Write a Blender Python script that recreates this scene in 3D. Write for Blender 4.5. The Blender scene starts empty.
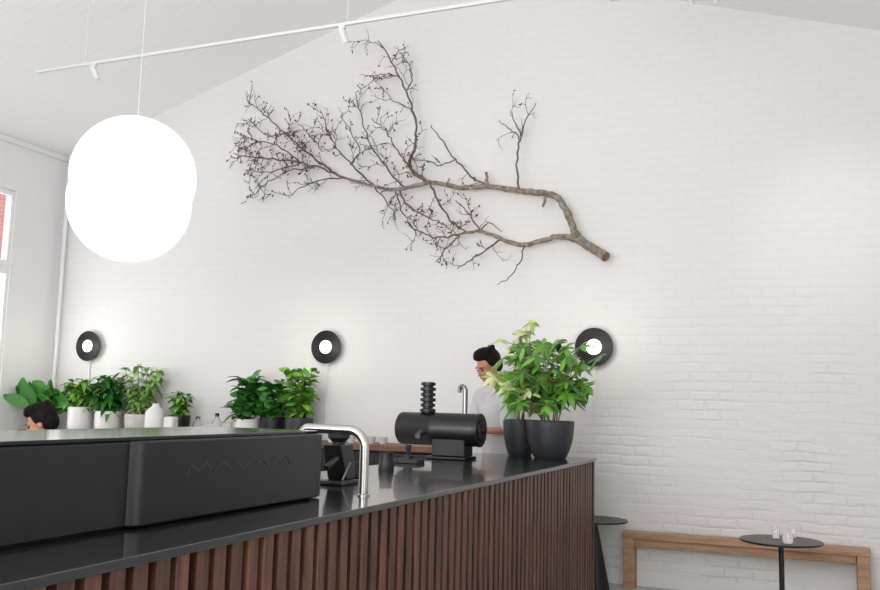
import bpy, math, random
from mathutils import Vector, Matrix
random.seed(7)
S=bpy.context.scene
S.view_settings.view_transform='Standard'
COL=S.collection
# ---------------- camera ----------------
H=1.45; F=900.0
yaw=math.radians(22); pit=math.atan(110/900); rol=math.radians(1.4)
fw=Vector((-math.sin(yaw)*math.cos(pit),math.cos(yaw)*math.cos(pit),math.sin(pit)))
r0=Vector((math.cos(yaw),math.sin(yaw),0)); u0=r0.cross(fw)
rt=r0*math.cos(rol)+u0*math.sin(rol); up=u0*math.cos(rol)-r0*math.sin(rol)
CP=Vector((0,0,H))
cd=bpy.data.cameras.new('camera'); cam=bpy.data.objects.new('camera',cd); COL.objects.link(cam)
cd.sensor_width=36; cd.lens=36*F/880; cd.clip_start=0.05
M=Matrix((rt,up,-fw)).transposed().to_4x4(); M.translation=CP; cam.matrix_world=M
S.camera=cam
def onp(px,py,ax,val):
    d=F*fw+(px-440)*rt-(py-295)*up
    t=(val-CP[ax])/d[ax]
    return CP+d*t
WY=7.8; LX=-7.84; RX=1.84; AX=-3.0; EZ=4.19; AZ=5.69
# ---------------- materials ----------------
def lin(c):
    return tuple(((x/255)/12.92 if x/255<=0.04045 else ((x/255+0.055)/1.055)**2.4) for x in c)+(1,)
def mat(name,rgb,rough=0.5,metal=0,rgb2=None,scale=8,bump=0,emis=0,trans=0,stretch=None,island=False,coat=0,spec=None):
    m=bpy.data.materials.new(name); m.use_nodes=True; nt=m.node_tree; N=nt.nodes; L=nt.links
    b=N['Principled BSDF']; b.inputs['Base Color'].default_value=lin(rgb)
    b.inputs['Roughness'].default_value=rough; b.inputs['Metallic'].default_value=metal
    if spec is not None: b.inputs['Specular IOR Level'].default_value=spec
    if coat: b.inputs['Coat Weight'].default_value=coat
    if trans: b.inputs['Transmission Weight'].default_value=trans
    if emis:
        b.inputs['Emission Color'].default_value=lin(rgb); b.inputs['Emission Strength'].default_value=emis
    tc=N.new('ShaderNodeTexCoord'); mp=N.new('ShaderNodeMapping'); no=N.new('ShaderNodeTexNoise')
    L.new(tc.outputs['Object'],mp.inputs[0]); L.new(mp.outputs[0],no.inputs['Vector'])
    if stretch: mp.inputs['Scale'].default_value=stretch
    no.inputs['Scale'].default_value=scale; no.inputs['Detail'].default_value=5
    if rgb2:
        mx=N.new('ShaderNodeMix'); mx.data_type='RGBA'
        mx.inputs[6].default_value=lin(rgb); mx.inputs[7].default_value=lin(rgb2)
        if island:
            g=N.new('ShaderNodeNewGeometry'); L.new(g.outputs['Random Per Island'],mx.inputs[0])
        else:
            rp=N.new('ShaderNodeValToRGB'); rp.color_ramp.elements[0].position=.35; rp.color_ramp.elements[1].position=.65
            L.new(no.outputs['Fac'],rp.inputs[0]); L.new(rp.outputs[0],mx.inputs[0])
        L.new(mx.outputs[2],b.inputs['Base Color'])
    if bump:
        bp=N.new('ShaderNodeBump'); bp.inputs['Strength'].default_value=bump; bp.inputs['Distance'].default_value=.01
        L.new(no.outputs['Fac'],bp.inputs['Height']); L.new(bp.outputs[0],b.inputs['Normal'])
    return m
def slatmat():
    m=mat('walnut_slat',(108,70,52),.45,rgb2=(66,41,32),scale=8,stretch=(6,6,.5),bump=.35); nt=m.node_tree; N=nt.nodes; L=nt.links
    g=N.new('ShaderNodeNewGeometry'); b=N['Principled BSDF']; old=b.inputs['Base Color'].links[0].from_socket
    mr=N.new('ShaderNodeMapRange'); mr.inputs[3].default_value=.68; mr.inputs[4].default_value=1.15; L.new(g.outputs['Random Per Island'],mr.inputs[0])
    mx=N.new('ShaderNodeVectorMath'); mx.operation='SCALE'; L.new(old,mx.inputs[0]); L.new(mr.outputs[0],mx.inputs[3]); L.new(mx.outputs[0],b.inputs['Base Color'])
    return m
def brickmat(name,c1,c2,mort,ax='xz',dist=.006,strength=.55,bw=.235,bh=.078,rough=.6,grad=False,warp=(.02,.02,0)):
    m=bpy.data.materials.new(name); m.use_nodes=True; nt=m.node_tree; N=nt.nodes; L=nt.links
    b=N['Principled BSDF']; b.inputs['Roughness'].default_value=rough
    tc=N.new('ShaderNodeTexCoord'); sp=N.new('ShaderNodeSeparateXYZ'); cb=N.new('ShaderNodeCombineXYZ')
    L.new(tc.outputs['Object'],sp.inputs[0]); L.new(sp.outputs[0 if ax=='xz' else 1],cb.inputs[0]); L.new(sp.outputs[2],cb.inputs[1])
    n1=N.new('ShaderNodeTexNoise'); n1.inputs['Scale'].default_value=4; n1.inputs['Detail'].default_value=5
    L.new(cb.outputs[0],n1.inputs['Vector'])
    ad=N.new('ShaderNodeVectorMath'); ad.operation='MULTIPLY_ADD'; ad.inputs[1].default_value=warp
    L.new(n1.outputs['Color'],ad.inputs[0]); L.new(cb.outputs[0],ad.inputs[2])
    br=N.new('ShaderNodeTexBrick'); L.new(ad.outputs[0],br.inputs['Vector'])
    br.inputs['Scale'].default_value=1; br.inputs['Brick Width'].default_value=bw; br.inputs['Row Height'].default_value=bh
    br.inputs['Mortar Size'].default_value=.018 if grad else .008; br.inputs['Mortar Smooth'].default_value=1
    br.inputs['Color1'].default_value=lin(c1); br.inputs['Color2'].default_value=lin(c2); br.inputs['Mortar'].default_value=lin(mort)
    L.new(br.outputs['Color'],b.inputs['Base Color'])
    n2=N.new('ShaderNodeTexNoise'); n2.inputs['Scale'].default_value=5; n2.inputs['Detail'].default_value=5
    mp2=N.new('ShaderNodeMapping'); mp2.inputs['Scale'].default_value=(.7,2.2,1); L.new(cb.outputs[0],mp2.inputs[0]); L.new(mp2.outputs[0],n2.inputs['Vector'])
    n3=N.new('ShaderNodeTexNoise'); n3.inputs['Scale'].default_value=1.6; n3.inputs['Detail'].default_value=5; L.new(cb.outputs[0],n3.inputs['Vector'])
    mr=N.new('ShaderNodeMapRange'); mr.inputs[1].default_value=.44; mr.inputs[2].default_value=.68; L.new(n3.outputs['Fac'],mr.inputs[0])
    mu=N.new('ShaderNodeMath'); mu.operation='MULTIPLY'; L.new(br.outputs['Fac'],mu.inputs[0]); L.new(mr.outputs[0],mu.inputs[1])
    sb=N.new('ShaderNodeMath'); sb.operation='MULTIPLY_ADD'; L.new(mu.outputs[0],sb.inputs[0]); sb.inputs[1].default_value=-.85
    L.new(n2.outputs['Fac'],sb.inputs[2])
    bp=N.new('ShaderNodeBump'); bp.inputs['Strength'].default_value=strength; bp.inputs['Distance'].default_value=dist
    if grad: # thicker paint towards one side and the top
        g1=N.new('ShaderNodeMapRange'); g1.inputs[1].default_value=-2.5; g1.inputs[2].default_value=0; g1.inputs[3].default_value=.07; g1.inputs[4].default_value=1; L.new(sp.outputs[0],g1.inputs[0])
        g2=N.new('ShaderNodeMapRange'); g2.inputs[1].default_value=1.2; g2.inputs[2].default_value=3.0; g2.inputs[3].default_value=1; g2.inputs[4].default_value=.22; L.new(sp.outputs[2],g2.inputs[0])
        mm=N.new('ShaderNodeMath'); mm.operation='MULTIPLY'; L.new(g1.outputs[0],mm.inputs[0]); L.new(g2.outputs[0],mm.inputs[1]); L.new(mm.outputs[0],bp.inputs['Strength'])
    L.new(sb.outputs[0],bp.inputs['Height']); L.new(bp.outputs[0],b.inputs['Normal'])
    return m
def boardmat(name,c,axis=1,pitch=.11):
    m=bpy.data.materials.new(name); m.use_nodes=True; nt=m.node_tree; N=nt.nodes; L=nt.links
    b=N['Principled BSDF']; b.inputs['Roughness'].default_value=.6; b.inputs['Base Color'].default_value=lin(c)
    tc=N.new('ShaderNodeTexCoord'); sp=N.new('ShaderNodeSeparateXYZ'); L.new(tc.outputs['Object'],sp.inputs[0])
    mu=N.new('ShaderNodeMath'); mu.operation='MULTIPLY'; mu.inputs[1].default_value=1/pitch; L.new(sp.outputs[axis],mu.inputs[0])
    fr=N.new('ShaderNodeMath'); fr.operation='FRACT'; L.new(mu.outputs[0],fr.inputs[0])
    gt=N.new('ShaderNodeMath'); gt.operation='GREATER_THAN'; gt.inputs[1].default_value=.06; L.new(fr.outputs[0],gt.inputs[0])
    mx=N.new('ShaderNodeMix'); mx.data_type='RGBA'; mx.inputs[6].default_value=lin(tuple(int(v*.965) for v in c)); mx.inputs[7].default_value=lin(c)
    L.new(gt.outputs[0],mx.inputs[0]); L.new(mx.outputs[2],b.inputs['Base Color'])
    return m
m_wall=brickmat('painted_brick',(230,229,229),(229,228,228),(227,226,226),grad=True,dist=.011,warp=(.10,.055,0))
m_wallL=mat('white_plaster',(232,232,233),.6,bump=.1,scale=20)
m_ceil=boardmat('white_ceiling_boards',(246,246,246))
m_floor=mat('pale_concrete',(186,183,178),.35,rgb2=(196,193,188),scale=3)
m_redbrick=brickmat('red_brick',(176,118,110),(164,106,98),(172,150,144),ax='yz')
m_top=mat('dark_stone_satin',(30,31,33),.18,rgb2=(38,39,41),scale=30,coat=.4)
m_slat=slatmat()
m_dark=mat('black_board',(8,7,7),.8)
m_black=mat('satin_black_metal',(17,18,20),.36,rgb2=(20,21,23),scale=4)
m_blackg=mat('gloss_black',(12,13,14),.1)
m_logo=mat('raised_black_letters',(44,45,48),.35)
m_chrome=mat('brushed_chrome',(190,188,184),.24,metal=1,bump=.02)
m_steel=mat('stainless_steel',(150,150,152),.3,metal=1)
m_oak=mat('oak_wood',(186,148,116),.5,rgb2=(162,124,94),scale=5,stretch=(1,8,8),bump=.1)
m_white=mat('white_ceramic',(228,228,226),.35)
m_greyp=mat('pale_concrete_pot',(190,188,183),.6,rgb2=(205,203,198),scale=14)
m_dgrey=mat('charcoal_pot',(44,46,50),.5,rgb2=(50,52,56),scale=12)
m_blackpot=mat('black_pot',(20,21,23),.45)
m_soil=mat('soil',(40,28,20),.9,bump=.5,scale=40)
m_stem=mat('green_stem',(98,104,52),.6,rgb2=(110,92,58),scale=12)
m_leafd=mat('dark_green_leaf',(28,86,34),.32,rgb2=(80,152,54),island=True)
m_leafm=mat('mid_green_leaf',(56,126,42),.38,rgb2=(142,194,78),island=True)
m_leafl=mat('fresh_green_leaf',(100,158,74),.45,rgb2=(178,212,126),island=True)
m_leafv=mat('variegated_leaf',(122,164,66),.4,rgb2=(236,238,176),island=True)
m_leafs=mat('umbrella_leaf',(28,82,30),.3,rgb2=(122,180,68),island=True)
m_bark=mat('grey_brown_bark',(162,150,138),.85,rgb2=(112,100,90),scale=26,bump=.8,stretch=(1,1,1))
m_cut=mat('cut_wood',(112,74,58),.8,rgb2=(140,98,76),scale=30)
m_twig=mat('brown_twig',(126,108,98),.85,rgb2=(92,76,68),scale=20)
m_pod=mat('seed_pod',(78,62,56),.85)
m_globe=mat('glowing_opal_shade',(255,254,252),.4,emis=.68)
m_lampc=mat('lit_lamp_centre',(255,250,238),.4,emis=2.2)
m_disc=mat('black_disc',(12,12,13),.42,spec=.4)
m_wm=mat('white_metal',(232,232,234),.4)
m_wire=mat('pale_grey_wire',(216,217,219),.5)
m_glass=mat('clear_glass',(255,255,255),.02,trans=1)
m_skin=mat('skin',(196,142,118),.55,rgb2=(188,132,108),scale=10)
m_hair=mat('black_hair',(16,13,13),.75,bump=.5,scale=40,stretch=(1,1,.2),spec=.2)
m_shirtw=mat('white_shirt',(206,206,209),.85,bump=.3,scale=14)
m_shirtd=mat('dark_shirt',(40,42,50),.8,bump=.2)
m_trous=mat('dark_trousers',(34,36,44),.85)
m_shoe=mat('black_shoe',(20,20,22),.5)
m_lip=mat('lips',(160,92,84),.5)
m_eye=mat('eye_dark',(30,22,20),.15)
m_frame=mat('white_window_frame',(236,236,236),.4)
m_wood_dk=mat('brown_timber',(120,84,62),.5,rgb2=(98,66,48),scale=5,stretch=(1,8,8))
# ---------------- mesh builder ----------------
class MB:
    def __init__(s): s.v=[];s.f=[];s.m=[]
    def add(s,vs,fs,mi=0):
        o=len(s.v); s.v+= [tuple(v) for v in vs]; s.f+=[tuple(i+o for i in f) for f in fs]; s.m+=[mi]*len(fs); return s
    def box(s,lo,hi,mi=0):
        x0,y0,z0=lo;x1,y1,z1=hi
        return s.add([(x0,y0,z0),(x1,y0,z0),(x1,y1,z0),(x0,y1,z0),(x0,y0,z1),(x1,y0,z1),(x1,y1,z1),(x0,y1,z1)],
          [(0,3,2,1),(4,5,6,7),(0,1,5,4),(1,2,6,5),(2,3,7,6),(3,0,4,7)],mi)
    def lathe(s,c,prof,n=32,mi=0,axis=Vector((0,0,1)),closed=True):
        axis=Vector(axis).normalized(); a=axis.orthogonal().normalized(); b=axis.cross(a); c=Vector(c)
        vs=[];fs=[]
        for r,h in prof:
            for i in range(n):
                t=2*math.pi*i/n; vs.append(c+axis*h+(a*math.cos(t)+b*math.sin(t))*max(r,1e-4))
        for j in range(len(prof)-1):
            for i in range(n):
                k=(i+1)%n; fs.append((j*n+i,j*n+k,(j+1)*n+k,(j+1)*n+i))
        if closed:
            fs.append(tuple(reversed(range(n)))); fs.append(tuple((len(prof)-1)*n+i for i in range(n)))
        return s.add(vs,fs,mi)
    def tube(s,pts,rad,n=8,mi=0):
        pts=[Vector(p) for p in pts]
        if not isinstance(rad,(list,tuple)): rad=[rad]*len(pts)
        vs=[];fs=[];a=None
        for i,p in enumerate(pts):
            d=(pts[min(i+1,len(pts)-1)]-pts[max(i-1,0)])
            if d.length<1e-7: d=Vector((0,0,1))
            d.normalize()
            if a is None: a=d.orthogonal().normalized()
            a=(a-d*a.dot(d)); 
            if a.length<1e-4: a=d.orthogonal()
            a.normalize(); b=d.cross(a)
            for k in range(n):
                t=2*math.pi*k/n; vs.append(p+(a*math.cos(t)+b*math.sin(t))*rad[i])
        for j in range(len(pts)-1):
            for k in range(n):
                q=(k+1)%n; fs.append((j*n+k,j*n+q,(j+1)*n+q,(j+1)*n+k))
        fs.append(tuple(reversed(range(n)))); fs.append(tuple((len(pts)-1)*n+k for k in range(n)))
        return s.add(vs,fs,mi)
    def ell(s,c,r,nu=16,nv=10,R=None,mi=0):
        c=Vector(c)
        if not isinstance(r,(tuple,list)): r=(r,r,r)
        vs=[];fs=[]
        def P(x,y,z):
            p=Vector((x*r[0],y*r[1],z*r[2])); 
            if R is not None: p=R@p
            return c+p
        vs.append(P(0,0,-1))
        for j in range(1,nv):
            a=-math.pi/2+math.pi*j/nv
            for i in range(nu):
                t=2*math.pi*i/nu; vs.append(P(math.cos(a)*math.cos(t),math.cos(a)*math.sin(t),math.sin(a)))
        vs.append(P(0,0,1)); e=len(vs)-1
        for i in range(nu):
            k=(i+1)%nu; fs.append((0,1+k,1+i)); fs.append((e,1+(nv-2)*nu+i,1+(nv-2)*nu+k))
            for j in range(nv-2):
                fs.append((1+j*nu+i,1+j*nu+k,1+(j+1)*nu+k,1+(j+1)*nu+i))
        return s.add(vs,fs,mi)
    def leaf(s,b,d,L,W,droop=.3,fold=.15,mi=0,n=5,shape=.8,sdv=None):
        b=Vector(b); d=Vector(d).normalized()
        if sdv is not None: sd=Vector(sdv)-d*Vector(sdv).dot(d)
        else: sd=d.cross(Vector((0,0,1)))
        if sd.length<.05: sd=Vector((1,0,0))
        sd.normalize(); nr=sd.cross(d); vs=[];fs=[]
        for i in range(n+1):
            t=i/n; c=b+d*(t*L)+Vector((0,0,-1))*droop*t*t*L
            w=W*.5*max(.04,math.sin(math.pi*min(1,t**shape)))
            vs+=[c-sd*w+nr*w*fold*2,c,c+sd*w+nr*w*fold*2]
        for i in range(n):
            o=i*3; fs+=[(o,o+1,o+4,o+3),(o+1,o+2,o+5,o+4)]
        return s.add(vs,fs,mi)
    def build(s,name,mats,base=(0,0,0),parent=None,smooth=True,bevel=0,label=None,category=None,kind=None,group=None,angle=40):
        if not isinstance(mats,(list,tuple)): mats=[mats]
        base=Vector(base); me=bpy.data.meshes.new(name)
        me.from_pydata([tuple(Vector(v)-base) for v in s.v],[],s.f)
        for m in mats: me.materials.append(m)
        for p,mi in zip(me.polygons,s.m): p.material_index=mi; p.use_smooth=smooth
        me.update()
        if smooth:
            try: me.set_sharp_from_angle(angle=math.radians(angle))
            except Exception: pass
        o=bpy.data.objects.new(name,me); COL.objects.link(o)
        tag(o,base,parent,label,category,kind,group)
        if bevel:
            bm=o.modifiers.new('bevel','BEVEL'); bm.width=bevel; bm.segments=2; bm.limit_method='ANGLE'
        return o
def tag(o,base,parent=None,label=None,category=None,kind=None,group=None):
    if parent is not None:
        o.parent=parent; o.location=Vector(base)-WL(parent)
    else: o.location=base
    if label:o['label']=label
    if category:o['category']=category
    if kind:o['kind']=kind
    if group:o['group']=group
def WL(o):
    p=o.location.copy()
    while o.parent: o=o.parent; p+=o.location
    return p
def empty(name,base,label,category,group=None):
    o=bpy.data.objects.new(name,None); o.empty_display_size=.1; COL.objects.link(o)
    tag(o,base,None,label,category,None,group); return o
# ---------------- room shell ----------------
YB=-4.0; T=.15
def gable(y0,y1,name):
    pts=[(LX,0),(RX,0),(RX,EZ),(AX,AZ),(LX,EZ)]
    mb=MB(); vs=[(x,y0,z) for x,z in pts]+[(x,y1,z) for x,z in pts]
    mb.add(vs,[(0,1,2,3,4),(9,8,7,6,5)]+[(i,i+5,(i+1)%5+5,(i+1)%5) for i in range(5)])
    return mb
gable(WY,WY+T,'x').build('wall_back',m_wall,smooth=False,kind='structure')
gable(YB-T,YB,'x').build('wall_front',m_wallL,smooth=False,kind='structure')
MB().box((LX-T,YB-T,-.1),(RX+T,WY+T,0)).build('floor',m_floor,smooth=False,kind='structure')
wy0,wz0=5.0,0.9; wy1=onp(11,260,0,LX).y; wz1=onp(6,193,0,LX).z+.05
mb=MB(); mb.box((LX-T,YB,0),(LX,wy0,EZ)); mb.box((LX-T,wy1,0),(LX,WY,EZ)); mb.box((LX-T,wy0,0),(LX,wy1,wz0)); mb.box((LX-T,wy0,wz1),(LX,wy1,EZ))
mb.build('wall_left',m_wallL,smooth=False,kind='structure')
MB().box((RX,YB,0),(RX+T,WY,EZ)).build('wall_right',m_wallL,smooth=False,kind='structure')
mb=MB()
mb.add([(LX-T,YB-T,EZ-.05),(AX,YB-T,AZ),(AX,WY+T,AZ),(LX-T,WY+T,EZ-.05),(LX-T,YB-T,EZ+.07),(AX,YB-T,AZ+.12),(AX,WY+T,AZ+.12),(LX-T,WY+T,EZ+.07)],
 [(0,1,2,3),(7,6,5,4),(0,4,5,1),(1,5,6,2),(2,6,7,3),(3,7,4,0)])
mb.add([(AX,YB-T,AZ),(RX+T,YB-T,EZ-.05),(RX+T,WY+T,EZ-.05),(AX,WY+T,AZ),(AX,YB-T,AZ+.12),(RX+T,YB-T,EZ+.07),(RX+T,WY+T,EZ+.07),(AX,WY+T,AZ+.12)],
 [(0,1,2,3),(7,6,5,4),(0,4,5,1),(1,5,6,2),(2,6,7,3),(3,7,4,0)])
mb.build('ceiling',m_ceil,smooth=False,kind='structure')
zt=onp(2,266,0,LX).z
mb=MB(); fr=.035; e_=.002
x0,x1=LX-.10,LX-.02
mb.box((x0,wy0+e_,wz0+e_),(x1,wy0+fr,wz1-e_)); mb.box((x0,wy1-fr,wz0+e_),(x1,wy1-e_,wz1-e_))
for za,zb in ((wz0+e_,wz0+.06),(wz1-.05,wz1-e_),(zt-.07,zt+.07)): mb.box((x0+.004,wy0+fr,za),(x1-.004,wy1-fr,zb))
w=mb.build('window_1',m_frame,smooth=False,kind='structure')
MB().box((-13.3,2,1.9),(-13,16,8)).build('brick_building',m_redbrick,smooth=False,label='red brick building outside the window',category='building')
mb=MB(); mb.tube([(LX+.1,WY-.06,0.0),(LX+.1,WY-.06,EZ+.01)],.022,10)
mb.build('trim_1',m_wm,kind='structure')
mb=MB(); mb.box((LX,YB,EZ-.06),(LX+.03,WY,EZ+.0)); mb.build('trim_2',m_wm,smooth=False,kind='structure')
mb=MB(); mb.box((LX,WY-.015,0),(RX,WY,.1)); mb.build('baseboard_back',m_wm,smooth=False,kind='structure')
# ---------------- counter ----------------
CX=-1.465; CT=1.08; CI=-2.42; CY0=.2; CY1=6.87; TK=.024
b=(-1.95,3.5,0)
ctr=empty('service_counter',b,'long cafe counter clad in dark vertical timber slats','counter')
MB().box((CI+.05,CY0+.04,0),(CX-.055,CY1-.06,CT-TK)).build('counter_body',m_dark,b,ctr,smooth=False)
mb=MB(); y=CY0+.05; 
while y<CY1-.09:
    dx=random.uniform(-.002,.002); mb.box((CX-.045,y,0.0),(CX-.012+dx,y+.052,CT-TK)); y+=.080
x=CI+.06
while x<CX-.07:
    mb.box((x,CY1-.06,0),(x+.05,CY1-.02,CT-TK)); x+=.080
mb.box((CX-.05,CY1-.05,0),(CX-.01,CY1-.01,CT-TK))
mb.build('slat_cladding',m_slat,b,ctr,smooth=False,bevel=.003)
MB().box((CI,CY0,CT-TK),(CX,CY1,CT)).build('countertop',m_top,(-1.95,3.5,CT-TK),smooth=False,bevel=.004,label='polished black stone countertop on the slatted counter',category='countertop')
# ---------------- back bar ----------------
BZ=1.085; BY0=7.3; BX0=-7.75; BX1=onp(432,447,1,BY0).x
b=((BX0+BX1)/2,7.5,0)
bb=empty('back_bar',b,'low back bar cabinet along the white brick wall','cabinet')
MB().box((BX0,BY0+.03,0),(BX1-.02,WY-.02,BZ-.05)).build('cabinet_body',m_dark,b,bb,smooth=False)
for i in range(6):
    xa=BX0+(BX1-BX0)*i/6+.01; xb=BX0+(BX1-BX0)*(i+1)/6-.01
    MB().box((xa,BY0+.01,.1),(xb,BY0+.03,BZ-.07)).build('door',m_black,((xa+xb)/2,BY0,.1),bb,smooth=False,bevel=.003)
MB().box((BX0,BY0,BZ-.05),(BX1,WY-.016,BZ)).build('bar_top',m_wood_dk,((BX0+BX1)/2,7.5,BZ-.05),smooth=False,bevel=.004,label='brown timber top of the back bar',category='worktop')
# ---------------- espresso machine ----------------
MX=-1.75; y0m=onp(135,530,2,CT).y; y1m=onp(322,497,2,CT).y
MT=1.338
b=(-2.02,2.3,CT)
em=empty('espresso_machine',b,'wide low matt black espresso machine with raised lettering','espresso machine')
def rprism(x0,x1,ya,yb,z0,z1,r,n=6):
    pts=[]
    for cx,cy,a0 in ((x1-r,ya+r,-90),(x1-r,yb-r,0),(x0+r,yb-r,90),(x0+r,ya+r,180)):
        for i in range(n+1):
            a=math.radians(a0+90*i/n); pts.append((cx+r*math.cos(a),cy+r*math.sin(a)))
    k=len(pts); mb=MB()
    mb.add([(x,y,z0) for x,y in pts]+[(x,y,z1) for x,y in pts],[tuple(reversed(range(k))),tuple(range(k,2*k))]+[(i,(i+1)%k,(i+1)%k+k,i+k) for i in range(k)])
    return mb
rprism(-2.28,MX,y0m-.02,y1m,CT+.006,MT-.012,.06).build('machine_body',m_black,b,em,bevel=.006)
rprism(-2.30,MX-.03,.75,y0m+.02,CT+.006,MT-.012,.03).build('side_module',m_black,b,em,bevel=.006)
mb=rprism(-2.32,MX-.03,.74,y1m-.012,MT-.012,MT,.02); mb.build('top_tray',m_blackg,b,em,bevel=.003)
MB().box((-2.27,.8,CT),(MX-.05,y1m-.03,CT+.015)).build('foot_plinth',m_dark,b,em,smooth=False)
ya=onp(187,465,0,MX).y; yb=onp(290,462,0,MX).y; zc0=onp(240,468.5,0,MX).z; zc1=onp(240,459.5,0,MX).z
def stroke(mb,p,q,w,x0,x1):
    p=Vector((0,)+p); q=Vector((0,)+q); d=(q-p).normalized(); n=Vector((0,-d.z,d.y))*w/2
    c=[p-n,q-n,q+n,p+n]
    mb.add([(x0,v.y,v.z) for v in c]+[(x1,v.y,v.z) for v in c],[(3,2,1,0),(4,5,6,7),(0,1,5,4),(1,2,6,5),(2,3,7,6),(3,0,4,7)])
mb=MB(); W=yb-ya; wd=.0075
def S2(a,b_): 
    stroke(mb,(ya+a[0]*W,zc0+a[1]*(zc1-zc0)),(ya+b_[0]*W,zc0+b_[1]*(zc1-zc0)),wd,MX-.002,MX+.002)
def seq(l):
    for a,b_ in zip(l,l[1:]): S2(a,b_)
seq([(0,0),(.03,1),(.10,.15),(.17,1),(.20,0)]); seq([(.23,0),(.31,1),(.39,0)]); seq([(.42,1),(.50,0),(.58,1)]); seq([(.61,0),(.69,1),(.77,0)]); seq([(.80,0),(.83,1),(.90,.15),(.97,1),(1,0)])
mb.build('raised_lettering',m_logo,b,em,smooth=False)
for i,yy in enumerate((1.3,2.0,2.7)):
    mb=MB(); mb.lathe((-2.37,yy,CT+.12),[(.035,0),(.04,.01),(.04,.09),(.03,.1)],20); mb.tube([(-2.29,yy,CT+.19),(-2.37,yy,CT+.19)],.03,12)
    mb.build('group_head',m_steel,b,em)
    mb=MB(); mb.lathe((-2.37,yy,CT+.075),[(.03,0),(.036,.01),(.036,.045)],20); mb.tube([(-2.40,yy,CT+.1),(-2.47,yy,CT+.095),(-2.56,yy,CT+.08)],[.01,.016,.014],10)
    mb.build('portafilter',m_black,b,em)
for yy in (y1m-.06,1.0):
    mb=MB(); mb.tube([(-2.26,yy,MT-.05),(-2.34,yy+.02,MT-.04),(-2.38,yy+.06,MT-.1),(-2.39,yy+.1,CT+.06)],.007,8)
    mb.build('steam_wand',m_steel,b,em)
# ---------------- tap ----------------
tb=onp(363,496,2,CT); tzt=1.34
b=(tb.x,tb.y,CT); tp=empty('water_tap',b,'tall curved brushed steel tap fixed to the countertop','tap')
mb=MB(); pts=[(tb.x,tb.y,CT+.005),(tb.x,tb.y,tzt-.07)]
for i in range(1,9):
    a=math.radians(90*i/8); pts.append((tb.x-.07+.07*math.cos(a),tb.y,tzt-.07+.07*math.sin(a)))
pts.append((tb.x-.26,tb.y,tzt+.002))
for i in range(1,7):
    a=math.radians(90*i/6); pts.append((tb.x-.26-.03*math.sin(a),tb.y,tzt-.028+.03*math.cos(a)))
pts.append((tb.x-.29,tb.y,tzt-.05))
mb.tube(pts,.0195,14); mb.build('spout_pipe',m_chrome,b,tp)
MB().lathe(b,[(.026,0),(.026,.006),(.02,.01)],24).build('tap_base',m_chrome,b,tp)
# ---------------- coffee grinder ----------------
g=onp(452,459,2,CT); gx,gy=g.x,g.y
gc=onp(440,429,1,gy); R=.113; hl=.31
b=(gx,gy,CT); gr=empty('coffee_grinder',b,'black horizontal drum coffee grinder with ribbed hopper','coffee grinder')
mb=MB(); mb.box((gx-.16,gy-.12,CT),(gx+.14,gy+.12,CT+.02)); mb.box((gx-.12,gy-.09,CT+.02),(gx+.12,gy+.09,gc.z-.06)); mb.build('base',m_black,b,gr,smooth=False,bevel=.008)
mb=MB(); prof=[(R*.8,-hl),(R*.95,-hl+.012),(R,-hl+.03),(R,-.06),(R*1.02,-.055),(R*1.02,-.02),(R,-.015),(R,hl-.05),(R*.98,hl-.045),(R*.98,hl-.03),(R*1.02,hl-.028),(R*1.02,hl-.006),(R*.96,hl)]
mb.lathe((gc.x,gy,gc.z),prof,40,axis=(1,0,0)); mb.build('drum',m_black,b,gr)
mb=MB(); mb.lathe((gc.x+hl,gy,gc.z),[(R*.7,0),(R*.7,.008),(R*.55,.011)],32,axis=(1,0,0)); mb.lathe((gc.x+hl+.011,gy,gc.z),[(.025,0),(.025,.012)],20,axis=(1,0,0)); mb.build('end_dial',m_black,b,gr)
hx=onp(428,400,1,gy).x; hz=gc.z+R-.01; ht=onp(428,382,1,gy).z
mb=MB(); prof=[(.06,0)]; k=6; dz=(ht-hz)/k
for i in range(k):
    z=i*dz; rr=.056-.004*(i%2); prof+=[(.036,z+.003),(.036,z+dz*.25),(rr,z+dz*.4),(rr,z+dz*.9),(.036,z+dz)]
mb.lathe((hx,gy,hz),prof,28); mb.build('ribbed_hopper',m_black,b,gr)
mb=MB(); mb.tube([(gc.x-.1,gy-R+.01,gc.z-.02),(gc.x-.1,gy-R-.05,gc.z-.05)],.02,12); mb.build('spout',m_steel,b,gr)
# ---------------- items on counter inner side ----------------
def jug(px,py,r,h,m,name,label,cat):
    p=onp(px,py,2,CT); mb=MB(); mb.lathe(p,[(r*.98,0),(r,.01),(r*.95,h*.4),(r*.75,h*.8),(r*.82,h),(r*.76,h),(r*.7,h*.8),(r*.9,h*.35),(r*.9,.01),(0,.008)],24)
    o=empty(name,p,label,cat)
    mb.build('jug_body',m,p,o)
    mb=MB(); mb.tube([(p.x+r*.78,p.y,p.z+h*.9),(p.x+r*1.5,p.y,p.z+h*.85),(p.x+r*1.5,p.y,p.z+h*.35),(p.x+r*.9,p.y,p.z+h*.25)],.006,8); mb.build('handle',m,p,o)
jug(386,470,.045,.10,m_blackpot,'milk_jug','small black milk jug on the counter','jug')
p=onp(337,484,2,CT); px_,py_=p.x,p.y
o=empty('espresso_grinder',p,'compact black angular espresso grinder beside the tap','coffee grinder')
mb=MB(); mb.box((px_-.07,py_-.09,CT),(px_+.07,py_+.09,CT+.02)); 
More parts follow.
